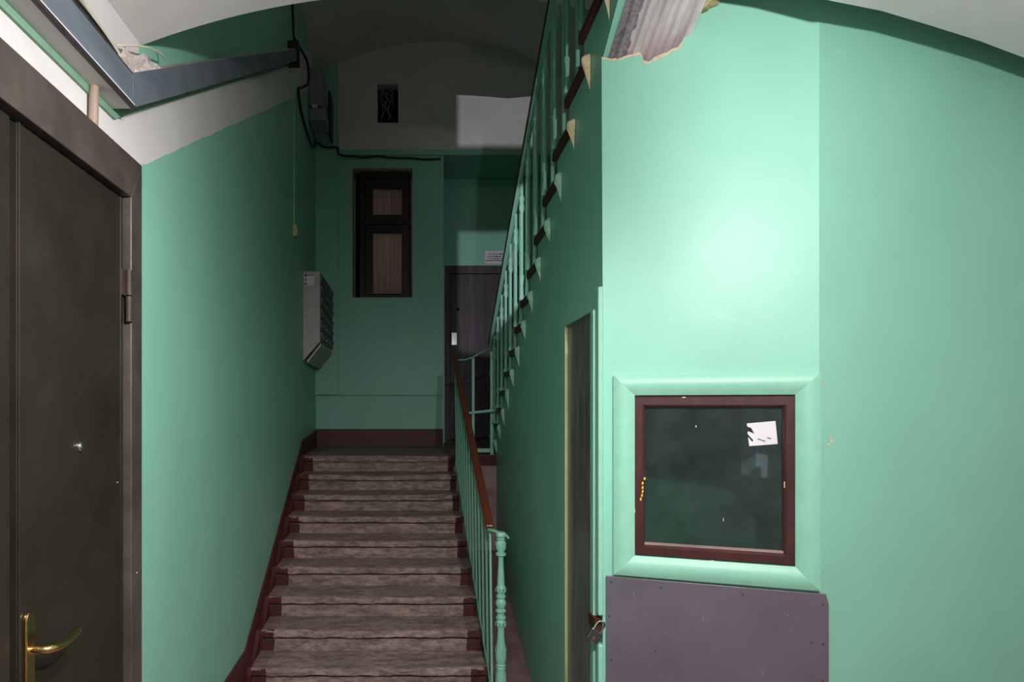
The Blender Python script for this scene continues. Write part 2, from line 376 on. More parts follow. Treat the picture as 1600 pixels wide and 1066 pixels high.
# ---- booth wall: angled panel with a window, broken at its top left
OX, OY = .755, 2.679; DX, DY = .938, -.346; NX, NY = -.346, -.938
def pw(s_, z, d=0): return Vector((OX+DX*s_+NX*d, OY+DY*s_+NY*d, z))          # d = out of the wall
SL = .7207
m = MB()
HS0, HS1, HZ0, HZ1 = .100, .660, EYE-.57, EYE+.042
wall_grid(m, 0.0, SL, 0.0, HZ1+.25, [(HS0, HS1, HZ0, HZ1)], lambda u, w, d: pw(u, w, -d), .03)
def s_of(px): q = (px-632)/1100; return (2.679*q-.755)/(.938+.346*q)
jag = [(940, 90), (950, 92), (958, 93), (975, 90), (1000, 84), (1004, 90), (1006, 97), (1012, 99), (1020, 94), (1040, 85), (1052, 77), (1060, 74), (1066, 66), (1072, 52), (1082, 25), (1090, -3), (1096, -30)]
pts = []
for x, y in jag:
    s = s_of(x); Y = OY+DY*s; pts.append((s, EYE+(633-y)/1100*Y))
pts = pts+[(SL, EYE+1.62), (SL, HZ1+.25), (0, HZ1+.25)]
m.prism([pw(s, z) for s, z in pts], pw(0, 0, -.03)-pw(0, 0, 0))
struct('wall_booth', m, M['green'], 'bright mint green angled wall panel above the framed booth window, torn at its top left')
# cream torn edge of the panel
m = MB()
rim = [(s, z) for s, z in pts[:15]]
for (s0, z0), (s1, z1) in zip(rim, rim[1:]):
    k = random.uniform(.003, .009)
    m.obox(pw(s0, z0-k, .001), pw(s1, z1)-pw(s0, z0), pw(0, 0, -.035)-pw(0, 0, 0), (0, 0, k+random.uniform(.002, .008)))
tag(m.build('trim_2', M['plaster']), 'cream plaster crumbs along the torn top edge of the green panel', 'plaster', None, 'structure')
# right wall, turning away from the booth corner
CX, CY = pw(SL, 0).x, pw(SL, 0).y; RX, RY = math.cos(math.radians(17)), math.sin(math.radians(17))
def rw(s_, z, d=0): return Vector((CX+RX*s_+RY*d, CY+RY*s_-RX*d, z))
m = MB(); m.obox(rw(0, 0), rw(2.1, 0)-rw(0, 0), rw(0, 0, -.12)-rw(0, 0), (0, 0, 3.5))
o = struct('wall_right', m, M['green'], 'plain mint green wall at the far right below the vault lip')
# chips of cream plaster on it
for (x, y, r) in ((1299, 689, .006), (1294, 696, .004), (1297, 681, .003), (1287, 601, .003)):
    q = (x-632)/1100; s = (CY*q-CX)/(RX-RY*q); Y = CY+RY*s; z = EYE+(633-y)/1100*Y
    mm = MB(); mm.prism([rw(s+r*1.3*math.cos(a)*random.uniform(.6, 1.2), z+r*1.8*math.sin(a)*random.uniform(.6, 1.2), .0008) for a in [i*math.pi/4 for i in range(8)]], rw(0, 0, .001)-rw(0, 0))
    mm.build('paint_chip', M['plaster'], o)
# inside of the booth
m = MB(); m.box(.9, 2.0, 3.3, 3.36, 0, 3.0); m.box(.86, .9, 2.75, 3.3, 0, 3.0)
struct('wall_inside', m, M['inside'], 'dark green wall inside the booth, seen through the window')

# ------------------------------------------------------------------ stairs
def step_mesh(k, y0, zt, rise, run, x0, x1, over=.03, slab=.047):
    pr = [(y0+over, zt-rise), (y0+over, zt-slab-.018), (y0+over+.022, zt-slab-.014), (y0+over+.022, zt-slab-.002), (y0+.006, zt-slab), (y0, zt-slab+.01),
          (y0, zt-.014), (y0+.006, zt-.004), (y0+.018, zt), (y0+.09, zt), (y0+.16, zt), (y0+run+over+.02, zt), (y0+run+over+.02, zt-rise)]
    n = 150; P = len(pr); m = MB()
    for i in range(n+1):
        x = x0+(x1-x0)*i/n; u = (x-(x0+x1)/2)/((x1-x0)/2)
        wear = .010*max(0, 1-u*u*1.3)
        for q, (y, z) in enumerate(pr):
            yy, zz = y, z
            if 3 < q < 11:
                e = noise.noise(Vector((x*9+k*17.3, q*.35, k*3.1)))*.011+noise.noise(Vector((x*26+k*7, q*.8, k)))*.007+noise.noise(Vector((x*70, q, k)))*.003
                if q in (5, 6, 7): yy += max(-.003, e)+.004+wear*.3; zz += -abs(e)*.6 if q > 5 else e*.5
                elif q == 4: zz += e*.7
                else: zz += e*.35
                if q > 5: zz -= wear*(1 if q < 10 else .6)
            elif q in (1, 2, 3): zz += noise.noise(Vector((x*12+k*5, 3, k)))*.004
            m.v.append(Vector((x, yy, zz)))
    for i in range(n):
        for q in range(P): m.f.append((i*P+q, i*P+(q+1) % P, (i+1)*P+(q+1) % P, (i+1)*P+q)); m.mi.append(0)
    m.f += [tuple(range(P)), tuple(range(n*P, n*P+P))]; m.mi += [0, 0]
    return m
st = thing('staircase', (0, 4.2, 0), 'lower flight of worn grey stone stairs with red-brown painted ends rising to the landing', 'stairs')
for k in range(9):
    y0 = 4.213+.2734*k; zt = .175+.1385*k
    step_mesh(k, y0, zt, .175 if k == 0 else .1385, .2734 if k < 8 else .06, -.945, .497-.0235*(y0-4.2), ).build('step', M['stone'], st, smooth=True)
for k in range(9):
    y0 = 4.213+.2734*k; zt = .175+.1385*k; m = MB()
    cv = [(y0+.2734*t/8, zt+.003+.1385*(t/8)**2.4) for t in range(9)] if k < 8 else [(y0, zt+.003), (y0+.25, zt+.01), (y0+.8, zt+.012)]
    poly = [(y0+.01, zt-.12)]+[(y0-.004, zt-.05)]+cv+[(cv[-1][0]+.02, zt-.05)]
    m.prism([(-.953, y, z) for y, z in poly], (.034+.008*math.sin(k*2.1), 0, 0)); m.build('cement_fillet', M['red'], st, bevel=.006)
# solid below the steps
m = MB(); m.prism([(-.94, 4.3, 0), (-.94, 4.3, .03), (-.94, 6.5, 1.13), (-.94, 6.5, 0)], (1.37, 0, 0)); m.build('stair_body', M['red'], st)
# red skirting along left wall
m = MB()
sk = [(3.0, 0), (3.0, .286), (4.2, .286), (6.566, 1.424), (7.86, 1.47), (7.86, 1.2), (6.5, 1.2), (4.25, .0)]
nn = len(sk); vs = [(WL(y)-.01, y, z) for y, z in sk]+[(WL(y)+.012, y, z) for y, z in sk]
m.add(vs, [tuple(range(nn)), tuple(reversed(range(nn, 2*nn)))]+[(i, i+nn, (i+1) % nn+nn, (i+1) % nn) for i in range(nn)])
struct('baseboard_left', m, M['red'], 'red-brown skirting stepping up the left wall beside the stairs', 'baseboard', bevel=.003)
# wavy cement fillet between steps and skirting
struct('baseboard_back', MB().box(-.985, .43, 7.852, 7.875, LAND, 1.482), M['red'], 'red-brown skirting along the foot of the back wall', 'baseboard', bevel=.003)

us = thing('staircase', (WR(5)+.5, 5, 0), 'upper flight of stairs with dark red slab ends climbing toward the viewer on the right', 'stairs')
for j in range(-7, 9):
    y1 = YN(j); zt = ZT(j); m = MB()
    L = .425 if j < 8 else .3
    n = 14; vs = []; P = 6
    m.add([(WR(y1-L)-.022, y1-L, zt-.045), (WR(y1)-.022, y1, zt-.045), (1.96, y1, zt-.045), (1.96, y1-L, zt-.045),
           (WR(y1-L)-.022, y1-L, zt), (WR(y1)-.022, y1, zt), (1.96, y1, zt), (1.96, y1-L, zt)], [(0, 1, 2, 3), (7, 6, 5, 4), (0, 4, 5, 1), (1, 5, 6, 2), (2, 6, 7, 3), (3, 7, 4, 0)])
    m.build('step', M['slab'], us, bevel=.007)
    m = MB(); m.box(WR(y1)+.01, 1.955, y1-.05, y1-.02, zt-.146, zt-.045); m.build('riser', M['green_enamel'], us)
    # plaster lump at the upper end of each slab
    if j < 8:
        yl = y1-.415; m = MB(); rnd = random.Random(j+40)
        ring = []
        sh = [(-.075, .038), (-.03, .052), (.03, .040), (.052, .012), (.045, -.03), (.02, -.05), (-.01, -.07), (-.03, -.13-.10*rnd.random()), (-.04, -.18-.12*rnd.random()), (-.052, -.13), (-.07, -.045)]
        for (dy, dz) in sh: ring.append((yl+dy*.48*rnd.uniform(.7, 1.2), zt-.02+dz*.62*rnd.uniform(.8, 1.2)))
        ctr = (yl-.01, zt-.03)
        vs = [(WR(a)-.002, a, b) for a, b in ring]+[(WR(a)-(.030 if b > zt-.07 else .008)*rnd.uniform(.7, 1.3), ctr[0]+(a-ctr[0])*.72, ctr[1]+(b-ctr[1])*.72) for a, b in ring]+[(WR(ctr[0])-.038, *ctr)]
        nn = len(ring)
        m.add(vs, [(i, (i+1) % nn, (i+1) % nn+nn, i+nn) for i in range(nn)]+[(i+nn, (i+1) % nn+nn, 2*nn) for i in range(nn)])
        ob = m.build('plaster_lump', M['plaster'] if j in (4, 5, 6) else M['plaster_green'], us, smooth=True)
        s_ = ob.modifiers.new('sub', 'SUBSURF'); s_.levels = 1; s_.render_levels = 1
# corrugated soffit sheet
m = MB(); prof = []; x = .775
while x < 1.04:
    prof += [(x, 0), (x+.020, 0), (x+.028, .016), (x+.048, .016), (x+.056, 0)]; x += .056
prof = [p for p in prof if p[0] < 1.06]
n = len(prof)
for y in (2.95, 2.2):
    for (px, dz) in prof: m.v.append(Vector((px+.012*(2.6-y), y, soff(y)-.004-dz)))
for i in range(n-1): m.f.append((i, i+1, n+i+1, n+i)); m.mi.append(0)
ob = m.build('soffit_sheet', M['zinc'], us); sd = ob.modifiers.new('solid', 'SOLIDIFY'); sd.thickness = .002
m = MB(); m.prism([(WR(2.95)+.1, 2.95, soff(2.95)+.004), (1.06, 2.95, soff(2.95)+.004), (1.06, 2.15, soff(2.15)+.004), (WR(2.15)+.1, 2.15, soff(2.15)+.004)], (0, 0, .05)); m.build('soffit', M['plaster'], us)
m = MB(); m.prism([(WR(6.7)+.1, 6.7, soff(6.7)+.2), (1.95, 6.7, soff(6.7)+.2), (1.95, 2.95, soff(2.95)+.004), (WR(2.95)+.1, 2.95, soff(2.95)+.004)], (0, 0, .05)); m.build('soffit', M['plaster'], us)
# foam tuft right of the sheet
m = MB(); f0 = Vector((1.072, 2.535, EYE+1.455)); ico = []
bm = bmesh.new(); bmesh.ops.create_icosphere(bm, subdivisions=3, radius=1)
for v in bm.verts:
    d = 1+.35*noise.noise(v.co*2.3)+.2*noise.noise(v.co*6); v.co = Vector((v.co.x*.055*d, v.co.y*.03*d, v.co.z*.035*d))+f0
m.add([v.co.copy() for v in bm.verts], [tuple(v.index for v in f.verts) for f in bm.faces]); bm.free()
tag(m.build('foam_lump', M['foam'], smooth=True), 'yellowish mounting foam tuft right of the corrugated sheet under the vault', 'foam')

# ------------------------------------------------------------------ railings
def bar(m, a, b, w_, h_, side=Vector((1, 0, 0))):
    a = Vector(a); b = Vector(b); d = (b-a).normalized(); s = (side-d*side.dot(d)).normalized(); u = d.cross(s)
    o = a-s*w_/2-u*h_/2
    return m.obox(o, b-a, s*w_, u*h_)
# lower
XR = lambda y: .492-.0205*(y-4.05)
ZR = lambda y: 1.043+.500*(y-4.05)
lr = thing('stair_railing', (.49, 4.0, 0), 'lower green iron stair railing with brown wooden handrail and cast newel post at its foot', 'railing')
m = MB(); bar(m, (XR(4.05), 4.05, ZR(4.05)), (XR(6.33), 6.33, ZR(6.33)), .05, .032); m.build('handrail', M['rail_brown'], lr, bevel=.010, seg=3)
ZB = lambda y: .175+.5066*(y-4.213)-.06
m = MB(); bar(m, (XR(4.0)+.018, 3.99, ZB(4.0)), (XR(6.4)+.018, 6.4, ZB(6.4)), .008, .03); m.build('bottom_rail', M['green_enamel'], lr)
m = MB(); bar(m, (XR(4.0)+.002, 4.06, ZR(4.06)-.022), (XR(6.33), 6.33, ZR(6.33)-.022), .03, .007); m.build('top_strip', M['green_enamel'], lr)
y = 4.09
while y < 6.4:
    m = MB(); m.tube([(XR(y)+.006, y, ZR(y)-.02), (XR(y)+.018, y, ZB(y))], .0072, 8); m.build('baluster', M['green_enamel'], lr, smooth=True); y += .182
NXp, NYp = .548, 4.0
zc = lambda c: EYE-((780+c/3.725)-633)/1100*4.0
prf = [(190, 14), (193, 24), (205, 31), (218, 29), (228, 20), (234, 27), (240, 22), (248, 24), (262, 30), (285, 30), (302, 22), (310, 20), (314, 30), (326, 30), (332, 20), (342, 15), (400, 17), (470, 21), (500, 21), (518, 30), (524, 25), (556, 22), (562, 28), (572, 28), (578, 20), (590, 28), (605, 31), (622, 27), (638, 20), (645, 30), (655, 30), (662, 22), (680, 22), (685, 29), (695, 29), (700, 22), (716, 30), (722, 26), (740, 20), (790, 20), (850, 26), (900, 32), (935, 31), (958, 24), (966, 29), (974, 26), (982, 29), (990, 26), (1010, 30), (1066, 33), (1130, 33), (1140, 40)]
prf = [(zc(c), r*.000976) for c, r in prf]+[(.0, .042)]
m = MB(); m.lathe(prf, (NXp, NYp), 22); nw = m.build('newel_post', M['green_enamel'], lr, smooth=True)
# leaf ornaments cast on the newel
for (zc0, r0, hh, cnt) in ((zc(530), .027, .03, 8), (zc(728), .027, .035, 8), (zc(880), .027, .07, 8), (zc(258), .025, .03, 8)):
    m = MB()
    for i in range(cnt):
        a = 2*math.pi*i/cnt; c = Vector((NXp+r0*math.cos(a), NYp+r0*math.sin(a), zc0)); tn = Vector((-math.sin(a), math.cos(a), 0)); rd = Vector((math.cos(a), math.sin(a), 0))
        m.add([c+Vector((0, 0, hh/2)), c+tn*.008+rd*.002, c-Vector((0, 0, hh/2)), c-tn*.008+rd*.002, c+rd*.007], [(0, 1, 4), (1, 2, 4), (2, 3, 4), (3, 0, 4)])
    m.build('leaf_ornament', M['green_enamel'], nw)
# iron scroll from rail to newel
m = MB(); pp = [(.492, 4.06, 1.036), (.515, 4.03, 1.03), (.548, 4.0, 1.024), (.575, 3.99, 1.018), (.592, 3.985, .995)]
for a, b in zip(pp, pp[1:]): bar(m, a, b, .006, .03, Vector((0, 0, 1)))
m.build('scroll_strip', M['green_enamel'], lr)
# landing guard between the two handrails
m = MB(); m.tube([at(716, 563, 6.45), at(728, 562, 6.5), at(740, 558, 6.5), at(750, 552, 6.52), at(760, 547, 6.58), at(767, 546, 6.66)], .008, 8); m.build('guard_top_bar', M['green_enamel'], lr, smooth=True)
m = MB(); m.box(.626, .650, 6.53, 6.55, LAND, EYE+.443); m.build('guard_post', M['green_enamel'], lr)
m = MB(); m.box(.805, .833, 6.6, 6.62, LAND, EYE+.50); m.build('guard_post', M['green_enamel'], lr)
m = MB(); bar(m, at(726, 646, 6.5), at(786, 640, 6.5), .022, .022); m.build('guard_middle_bar', M['green_enamel'], lr)
m = MB(); m.box(.655, .79, 6.51, 6.53, LAND+.028, LAND+.062); m.build('guard_bottom_bar', M['green_enamel'], lr)
# upper
ur = thing('stair_railing', (.85, 6.7, LAND), 'upper green railing of close-set bars under a thin dark handrail, above the red slab ends', 'railing')
ZU = lambda y: EYE+.8+.705+.146*(4.81-y)/.3
XU = lambda y: WR(y)-.012
m = MB(); bar(m, (XU(6.72)-.03, 6.72, ZU(6.72)), (XU(2.6), 2.6, ZU(2.6)), .042, .034); m.build('handrail', M['dark_brown'], ur, bevel=.008)
m = MB(); bar(m, (XU(6.7)-.03, 6.7, ZU(6.7)-.022), (XU(2.6), 2.6, ZU(2.6)-.022), .03, .006); m.build('top_strip', M['green_enamel'], ur)
for j in range(-7, 8):
    for q in (0, 1):
        y = YN(j)-.06-.15*q; z0 = ZT(j); z1 = ZU(y)-.02; xx = XU(y)+(-.004 if q == 0 else .012); r = .0135 if q else .011
        m = MB()
        if q == 0: m.lathe([(z0, .02), (z0+.02, .02), (z0+.035, .014), (z0+.10, r), (z0+.16, r+.007), (z0+.18, r), (z1-.22, r), (z1-.19, r+.010), (z1-.15, r+.003), (z1-.12, r+.009), (z1-.10, r), (z1, r)], (xx, y), 10)
        else: m.lathe([(z0, .017), (z0+.015, .017), (z0+.02, r), (z1, r)], (xx, y), 10)
        m.build('baluster', M['green_enamel'], ur, smooth=True)

# ------------------------------------------------------------------ booth window
def mitred(par, name, s0, s1, z0, z1, wd, prof, mat, sm=False):
    """four mitred members; prof: list of (inset 0..1, proud)"""
    cor = lambda k: [(s0+wd*k, z0+wd*k), (s1-wd*k, z0+wd*k), (s1-wd*k, z1-wd*k), (s0+wd*k, z1-wd*k)]
    for e in range(4):
        m = MB(); P = len(prof)
        for (k, d) in prof:
            c = cor(k); a, b = c[e], c[(e+1) % 4]
            m.v += [pw(a[0], a[1], d), pw(b[0], b[1], d)]
        for i in range(P-1): m.f.append((2*i, 2*i+1, 2*i+3, 2*i+2)); m.mi.append(0)
        m.f += [tuple(2*i for i in range(P)), tuple(2*i+1 for i in reversed(range(P))), (0, 1, 2*P-1, 2*P-2)]; m.mi += [0]*3
        m.build(name, mat, par, smooth=sm)
bw = thing('window_1', pw(.38, EYE-.57), 'booth window of dark dusty glass in a brown frame with wide mint green casing', 'window', None, 'structure')
mitred(bw, 'casing', .040, .722, EYE-.638, EYE+.112, .076, [(0, .001), (0, .010)]+[(x/8, .012+.016*math.sin(math.pi*min(1, .15+x/8*.85))) for x in range(9)]+[(1, .001)], M['green_enamel'], True)
mitred(bw, 'frame', .1105, .650, EYE-.560, EYE+.032, .042, [(0, -.02), (0, .008), (.15, .012), (.75, .012), (.9, .006), (1, .0), (1, -.02)], M['brown'])
m = MB(); m.obox(pw(.148, EYE-.525, -.012), pw(.613, 0)-pw(.148, 0), pw(0, 0, .004)-pw(0, 0), (0, 0, .52)); m.build('pane', M['glass'], bw)
m = MB(); m.obox(pw(.1500, EYE-.520, -.008), pw(.611, 0)-pw(.150, 0), pw(0, 0, .012)-pw(0, 0), (0, 0, .008)); m.build('glazing_bead', M['pink'], bw)
# chips and yellow writing on the left member
for (x, y, hh) in ((1006, 750, 6), (1003, 757, 5), (1003, 764, 5), (1003, 770, 5), (1002, 776, 5), (1000, 782, 4)):
    s = s_of(x); Y = OY+DY*s; z = EYE+(633-y)/1100*Y
    mm = MB(); mm.obox(pw(s, z, .0125), pw(.006, 0)-pw(0, 0)+Vector((0, 0, .002)), pw(0, 0, .0008)-pw(0, 0), (0, 0, .010)); mm.build('yellow_mark', M['yellow'], bw)
for (x, y, a, b) in ((990, 668, .004, .012), (990, 745, .003, .02), (991, 800, .004, .012), (1224, 762, .003, .022), (1244, 742, .004, .018), (1066, 622, .012, .004), (1110, 876, .012, .004), (1243, 700, .004, .03)):
    s = s_of(x); Y = OY+DY*s; z = EYE+(633-y)/1100*Y
    mm = MB(); mm.obox(pw(s, z, .012), pw(a, 0)-pw(0, 0), pw(0, 0, .0008)-pw(0, 0), (0, 0, b)); mm.build('paint_chip', M['plaster'], bw)
for (x, y, a, b) in ((1130, 815, .002, .012), (1087, 668, .003, .008)):
    s = s_of(x); Y = OY+DY*s; z = EYE+(633-y)/1100*Y
    mm = MB(); mm.obox(pw(s, z, -.007), pw(a, 0)-pw(0, 0)+Vector((0, 0, -.001)), pw(0, 0, .0006)-pw(0, 0), (0, 0, b)); mm.build('paint_fleck', M['paper'], bw)
# sticker on the glass
def gp(x, y, d=-.006): s = s_of(x); Y = OY+DY*s; return pw(s, EYE+(633-y)/1100*Y, d)
pl = [(1167, 662), (1212, 658), (1215.5, 694), (1171, 697.5), (1169, 683), (1176, 691), (1177, 688), (1168, 678), (1169, 674), (1179, 678), (1174, 669), (1168, 667)]
m = MB(); m.prism([gp(*p) for p in pl], pw(0, 0, .0012)-pw(0, 0)); sg = m.build('sticker', M['paper'])
tag(sg, 'torn white paper sticker on the dark booth glass, upper right', 'sticker')
for a, b in (((1184, 686), (1196, 690)), ((1199, 684), (1205, 686))):
    m = MB(); bar(m, gp(*a, -.0045), gp(*b, -.0045), .0008, .003, Vector((0, 1, 0))); m.build('pen_stroke', M['ink'], sg)
# cabinet inside
m = MB(); m.box(1.43, 1.66, 2.86, 3.0, EYE-.30, EYE+.35)
tag(m.build('wall_cabinet', [M['cab']], bevel=.01), 'grey cabinet glimpsed inside the booth behind the sticker', 'cabinet')

# ------------------------------------------------------------------ steel sheet under booth window
sh = thing('steel_sheet', pw(.37, 0), 'dull grey sheet steel screwed under the booth window, clipped at its top right corner', 'metal sheet')
S0, S1, ZT0 = .012, .748, EYE-.647
m = MB(); m.prism([pw(S0, .02, .002), pw(S1, .02, .002), pw(S1, ZT0-.035, .002), pw(S1-.008, ZT0-.002, .002), pw(S0, ZT0, .002)], pw(0, 0, .010)-pw(0, 0)); m.build('sheet', M['steel'], sh, bevel=.0015)
for (x, y) in ((955, 909), (953, 962), (956, 1030), (1284, 944), (1285, 1005), (1284, 1062), (1267, 1003), (1024, 1016), (1033, 918), (1160, 928)):
    c = gp(x, y, .012); m = MB(); m.tube([c, c+(pw(0, 0, .002)-pw(0, 0))], [.0034, .0022], 8); m.build('screw', M['lock'], sh)

for (x, y, dx, dz) in ((1098, 960, .002, .02), (990, 925, .003, .012), (1190, 1045, .004, .02), (1040, 985, .002, .008), (1230, 960, .006, .003), (975, 1010, .004, .006)):
    c = gp(x, y, .0122); m = MB(); bar(m, c, c+(pw(dx, 0)-pw(0, 0))+Vector((0, 0, -dz)), .0008, .0006, Vector((0, 0, 1))); m.build('scratch', M['mail_grey'], sh)
# ------------------------------------------------------------------ cupboard door under the stairs (door_2)
d2 = thing('door_2', (WR(3), 3.0, 0), 'narrow dark wooden cupboard door under the upper flight, green frame, padlocked', 'door', None, 'structure')
def sw(y, z, d=0): return Vector((WR(y)-d, y, z))
def sbox(m, y0, y1, z0, z1, d0, d1):
    return m.add([sw(y0, z0, d0), sw(y1, z0, d0), sw(y1, z0, d1), sw(y0, z0, d1), sw(y0, z1, d0), sw(y1, z1, d0), sw(y1, z1, d1), sw(y0, z1, d1)],
                 [(0, 3, 2, 1), (4, 5, 6, 7), (0, 1, 5, 4), (1, 2, 6, 5), (2, 3, 7, 6), (3, 0, 4, 7)])
t = NT('scratched_dark_panel').pr(.3, .1, .5)
t.color(t.mix(t.ramp(t.noise(5, 8, .7, (3, 3, .6)), .35, .72), srgb(60, 54, 52), srgb(138, 132, 130))); t.bump(t.noise(90, 3), .001, .4); M['cupboard'] = t.m
m = MB(); sbox(m, 2.76, 3.32, .02, 2.125, .0, .004); m.build('leaf', M['cupboard'], d2)
m = MB(); sbox(m, 3.318, 3.40, 0, 2.19, 0, .016); m.build('jamb', M['green_enamel'], d2, bevel=.002)
m = MB(); sbox(m, 3.306, 3.3195, 0.2, 2.12, 0, .017); m.build('bare_edge', M['cream'], d2)
m = MB(); m.prism([sw(2.70, 2.12), sw(3.40, 2.12), sw(3.40, 2.19), sw(2.70, 2.19)], (-.018, 0, 0)); m.build('header', M['green_enamel'], d2, bevel=.002)
m = MB(); sbox(m, 2.725, 2.775, .93, 2.12, 0, .026); m.build('jamb', M['green_enamel'], d2, bevel=.004)
m = MB(); sbox(m, 2.725, 2.775, .0, .86, 0, .026); m.build('jamb', M['green_enamel'], d2, bevel=.004)
m = MB(); sbox(m, 2.668, 2.712, .95, 2.20, 0, .020); m.build('corner_bead', M['green_enamel'], d2, bevel=.006)
m = MB(); sbox(m, 2.668, 2.712, .0, .84, 0, .020); m.build('corner_bead', M['green_enamel'], d2, bevel=.006)
m = MB(); sbox(m, 2.69, 2.79, .885, .935, .005, .03); m.build('hasp', M['rust'], d2, bevel=.003)
pd = thing('padlock', at(933, 985, 2.68), 'small dark steel padlock hanging tilted from the cupboard hasp', 'padlock')
c = at(929, 992, 2.675); rot = Matrix.Rotation(math.radians(32), 3, 'Y'); L = lambda x, z, y=0: c+rot @ Vector((x, y, z))
m = MB(); m.obox(L(-.024, -.024, -.010), L(.024, -.024, -.010)-L(-.024, -.024, -.010), (0, .020, 0), L(-.024, .020, -.010)-L(-.024, -.024, -.010)); m.build('body', M['lock'], pd, bevel=.004)
m = MB(); m.tube([L(-.015, .018), L(-.015, .042)]+[L(-.015*math.cos(a), .042+.017*math.sin(a)) for a in [i*math.pi/8 for i in range(1, 8)]]+[L(.015, .042), L(.015, .018)], .0038, 8); m.build('shackle', M['chrome'], pd, smooth=True)
m = MB(); m.tube([L(0, -.012, -.0105), L(0, -.012, -.0118)], .005, 10); m.build('keyhole', M['brass'], pd)

# ------------------------------------------------------------------ left iron door (door_1)
d1 = thing('door_1', (-.93, 2.0, 0), 'dark bronze painted iron double door filling the left edge, brass lever handle', 'door', None, 'structure')
XF = -.925
def lbox(m, y0, y1, z0, z1, x0, x1): return m.box(min(x0, x1), max(x0, x1), y0, y1, z0, z1)
# frame: head and jamb, mitred, sloped face
zi, zo = EYE+.690, EYE+.832; yi, yo = 2.335, 2.447
m = MB(); m.add([(-.955, -1, zo), (-.955, yo, zo), (-.912, yo, zo), (-.912, -1, zo), (-.905, -1, zi), (-.905, yi, zi), (-.94, yi, zi), (-.94, -1, zi)],
                [(0, 1, 2, 3), (3, 2, 5, 4), (4, 5, 6, 7), (7, 6, 1, 0), (1, 2, 5, 6), (0, 3, 4, 7)]); m.build('frame_head', M['door_frame'], d1, bevel=.003)
m = MB(); m.add([(-.955, yo, 0), (-.912, yo, 0), (-.905, yi, 0), (-.94, yi, 0), (-.955, yo, zo), (-.912, yo, zo), (-.905, yi, zi), (-.94, yi, zi)],
                [(0, 1, 2, 3), (4, 5, 6, 7), (0, 1, 5, 4), (1, 2, 6, 5), (2, 3, 7, 6), (3, 0, 4, 7)]); m.build('frame_jamb', M['door_frame'], d1, bevel=.003)
for (a, b, nm) in ((1.684, 2.318, 'active'), (.75, 1.652, 'fixed')):
    m = MB(); lbox(m, a, b, .03, zi-.012, -.95, XF); lf = m.build('leaf', M['door'], d1, bevel=.004)
    # raised folded edge strips
    if nm == 'active':
        m = MB(); lbox(m, a, a+.006, .03, zi-.012, XF-.002, XF+.004); m.build('edge_fold', M['door'], lf, bevel=.002)
        m = MB(); lbox(m, b-.030, b-.022, .03, zi-.012, XF-.002, XF+.003); m.build('edge_fold', M['door'], lf, bevel=.001)
m = MB(); lbox(m, .7, yi, .0, zi, -.953, -.946); m.build('backing', M['void'], d1)
for zz in (EYE+.36, EYE-1.2):
    m = MB(); m.tube([(-.910, 2.325, zz-.085), (-.910, 2.325, zz-.002)], .011, 12); m.tube([(-.910, 2.325, zz+.002), (-.910, 2.325, zz+.085)], .011, 12); lbox(m, 2.29, 2.325, zz+.0, zz+.085, -.925, -.918)
    m.build('hinge', M['brown_steel'], d1, smooth=True)
m = MB(); pz = EYE-.118; m.tube([(XF, 2.0, pz), (XF+.006, 2.0, pz), (XF+.010, 2.0, pz), (XF+.012, 2.0, pz)], [.014, .014, .011, .004], 16); m.build('peephole', M['chrome'], d1, smooth=True)
m = MB()
for i in range(13):
    pass
ring = []
for a in [math.pi*i/12 for i in range(13)]: ring.append((1.722+.020*math.cos(a), EYE-.525+.020*math.sin(a)))
ring += [(1.702, EYE-.78), (1.742, EYE-.78)]
m.prism([(XF, y, z) for y, z in ring], (.012, 0, 0)); pt = m.build('handle_plate', M['brass'], d1, bevel=.004, seg=3)
hz = EYE-.600
m = MB(); m.tube([(XF+.01, 1.722, hz), (XF+.03, 1.722, hz), (XF+.048, 1.726, hz), (XF+.056, 1.742, hz-.001), (XF+.060, 1.775, hz-.006), (XF+.062, 1.80, hz-.004), (XF+.063, 1.822, hz-.002), (XF+.063, 1.842, hz+.003), (XF+.062, 1.862, hz+.003), (XF+.060, 1.872, hz-.003)],
             [.010, .010, .011, .012, .011, .0105, .011, .011, .009, .005], 14); m.build('lever', M['brass'], d1, smooth=True)
for (yy, zz) in ((2.27, EYE-.25), (2.39, EYE-.57)):
    m = MB(); m.tube([(XF-.001 if yy < 2.3 else -.912, yy, zz), (XF+.002 if yy < 2.3 else -.905, yy, zz)], .003, 8); m.build('rivet', M['chrome'], d1)

# ------------------------------------------------------------------ steel channel over the door and up the wall
XC = -.88
chn = thing('steel_channel', (XC, 2.283, EYE+.96), 'blue-grey steel channel running over the left door and bending up along the left wall', 'steel channel')
m = MB(); m.box(XC-.004, XC, -1.5, 2.283, EYE+.963, EYE+1.078); m.build('level_web', M['channel'], chn, bevel=.0015)
m = MB(); m.box(-.947, XC+.006, -1.5, 2.275, EYE+.958, EYE+.963); m.box(XC-.004, XC+.009, -1.5, 2.275, EYE+.960, EYE+.972); m.build('level_flange', M['white'], chn)
m = MB(); m.box(XC-.003, XC+.010, -1.5, 2.28, EYE+.955, EYE+.968); m.build('lower_lip', M['dark_steel'], chn, bevel=.002)
zc1 = lambda y: EYE+.963+.533*(y-2.283)
m = MB(); m.prism([(XC-.004, 2.283, zc1(2.283)), (XC-.004, 5.75, zc1(5.75)), (XC-.004, 5.75, zc1(5.75)+.10), (XC-.004, 2.283, zc1(2.283)+.115)], (.004, 0, 0)); m.build('rising_web', M['channel'], chn, bevel=.0015)
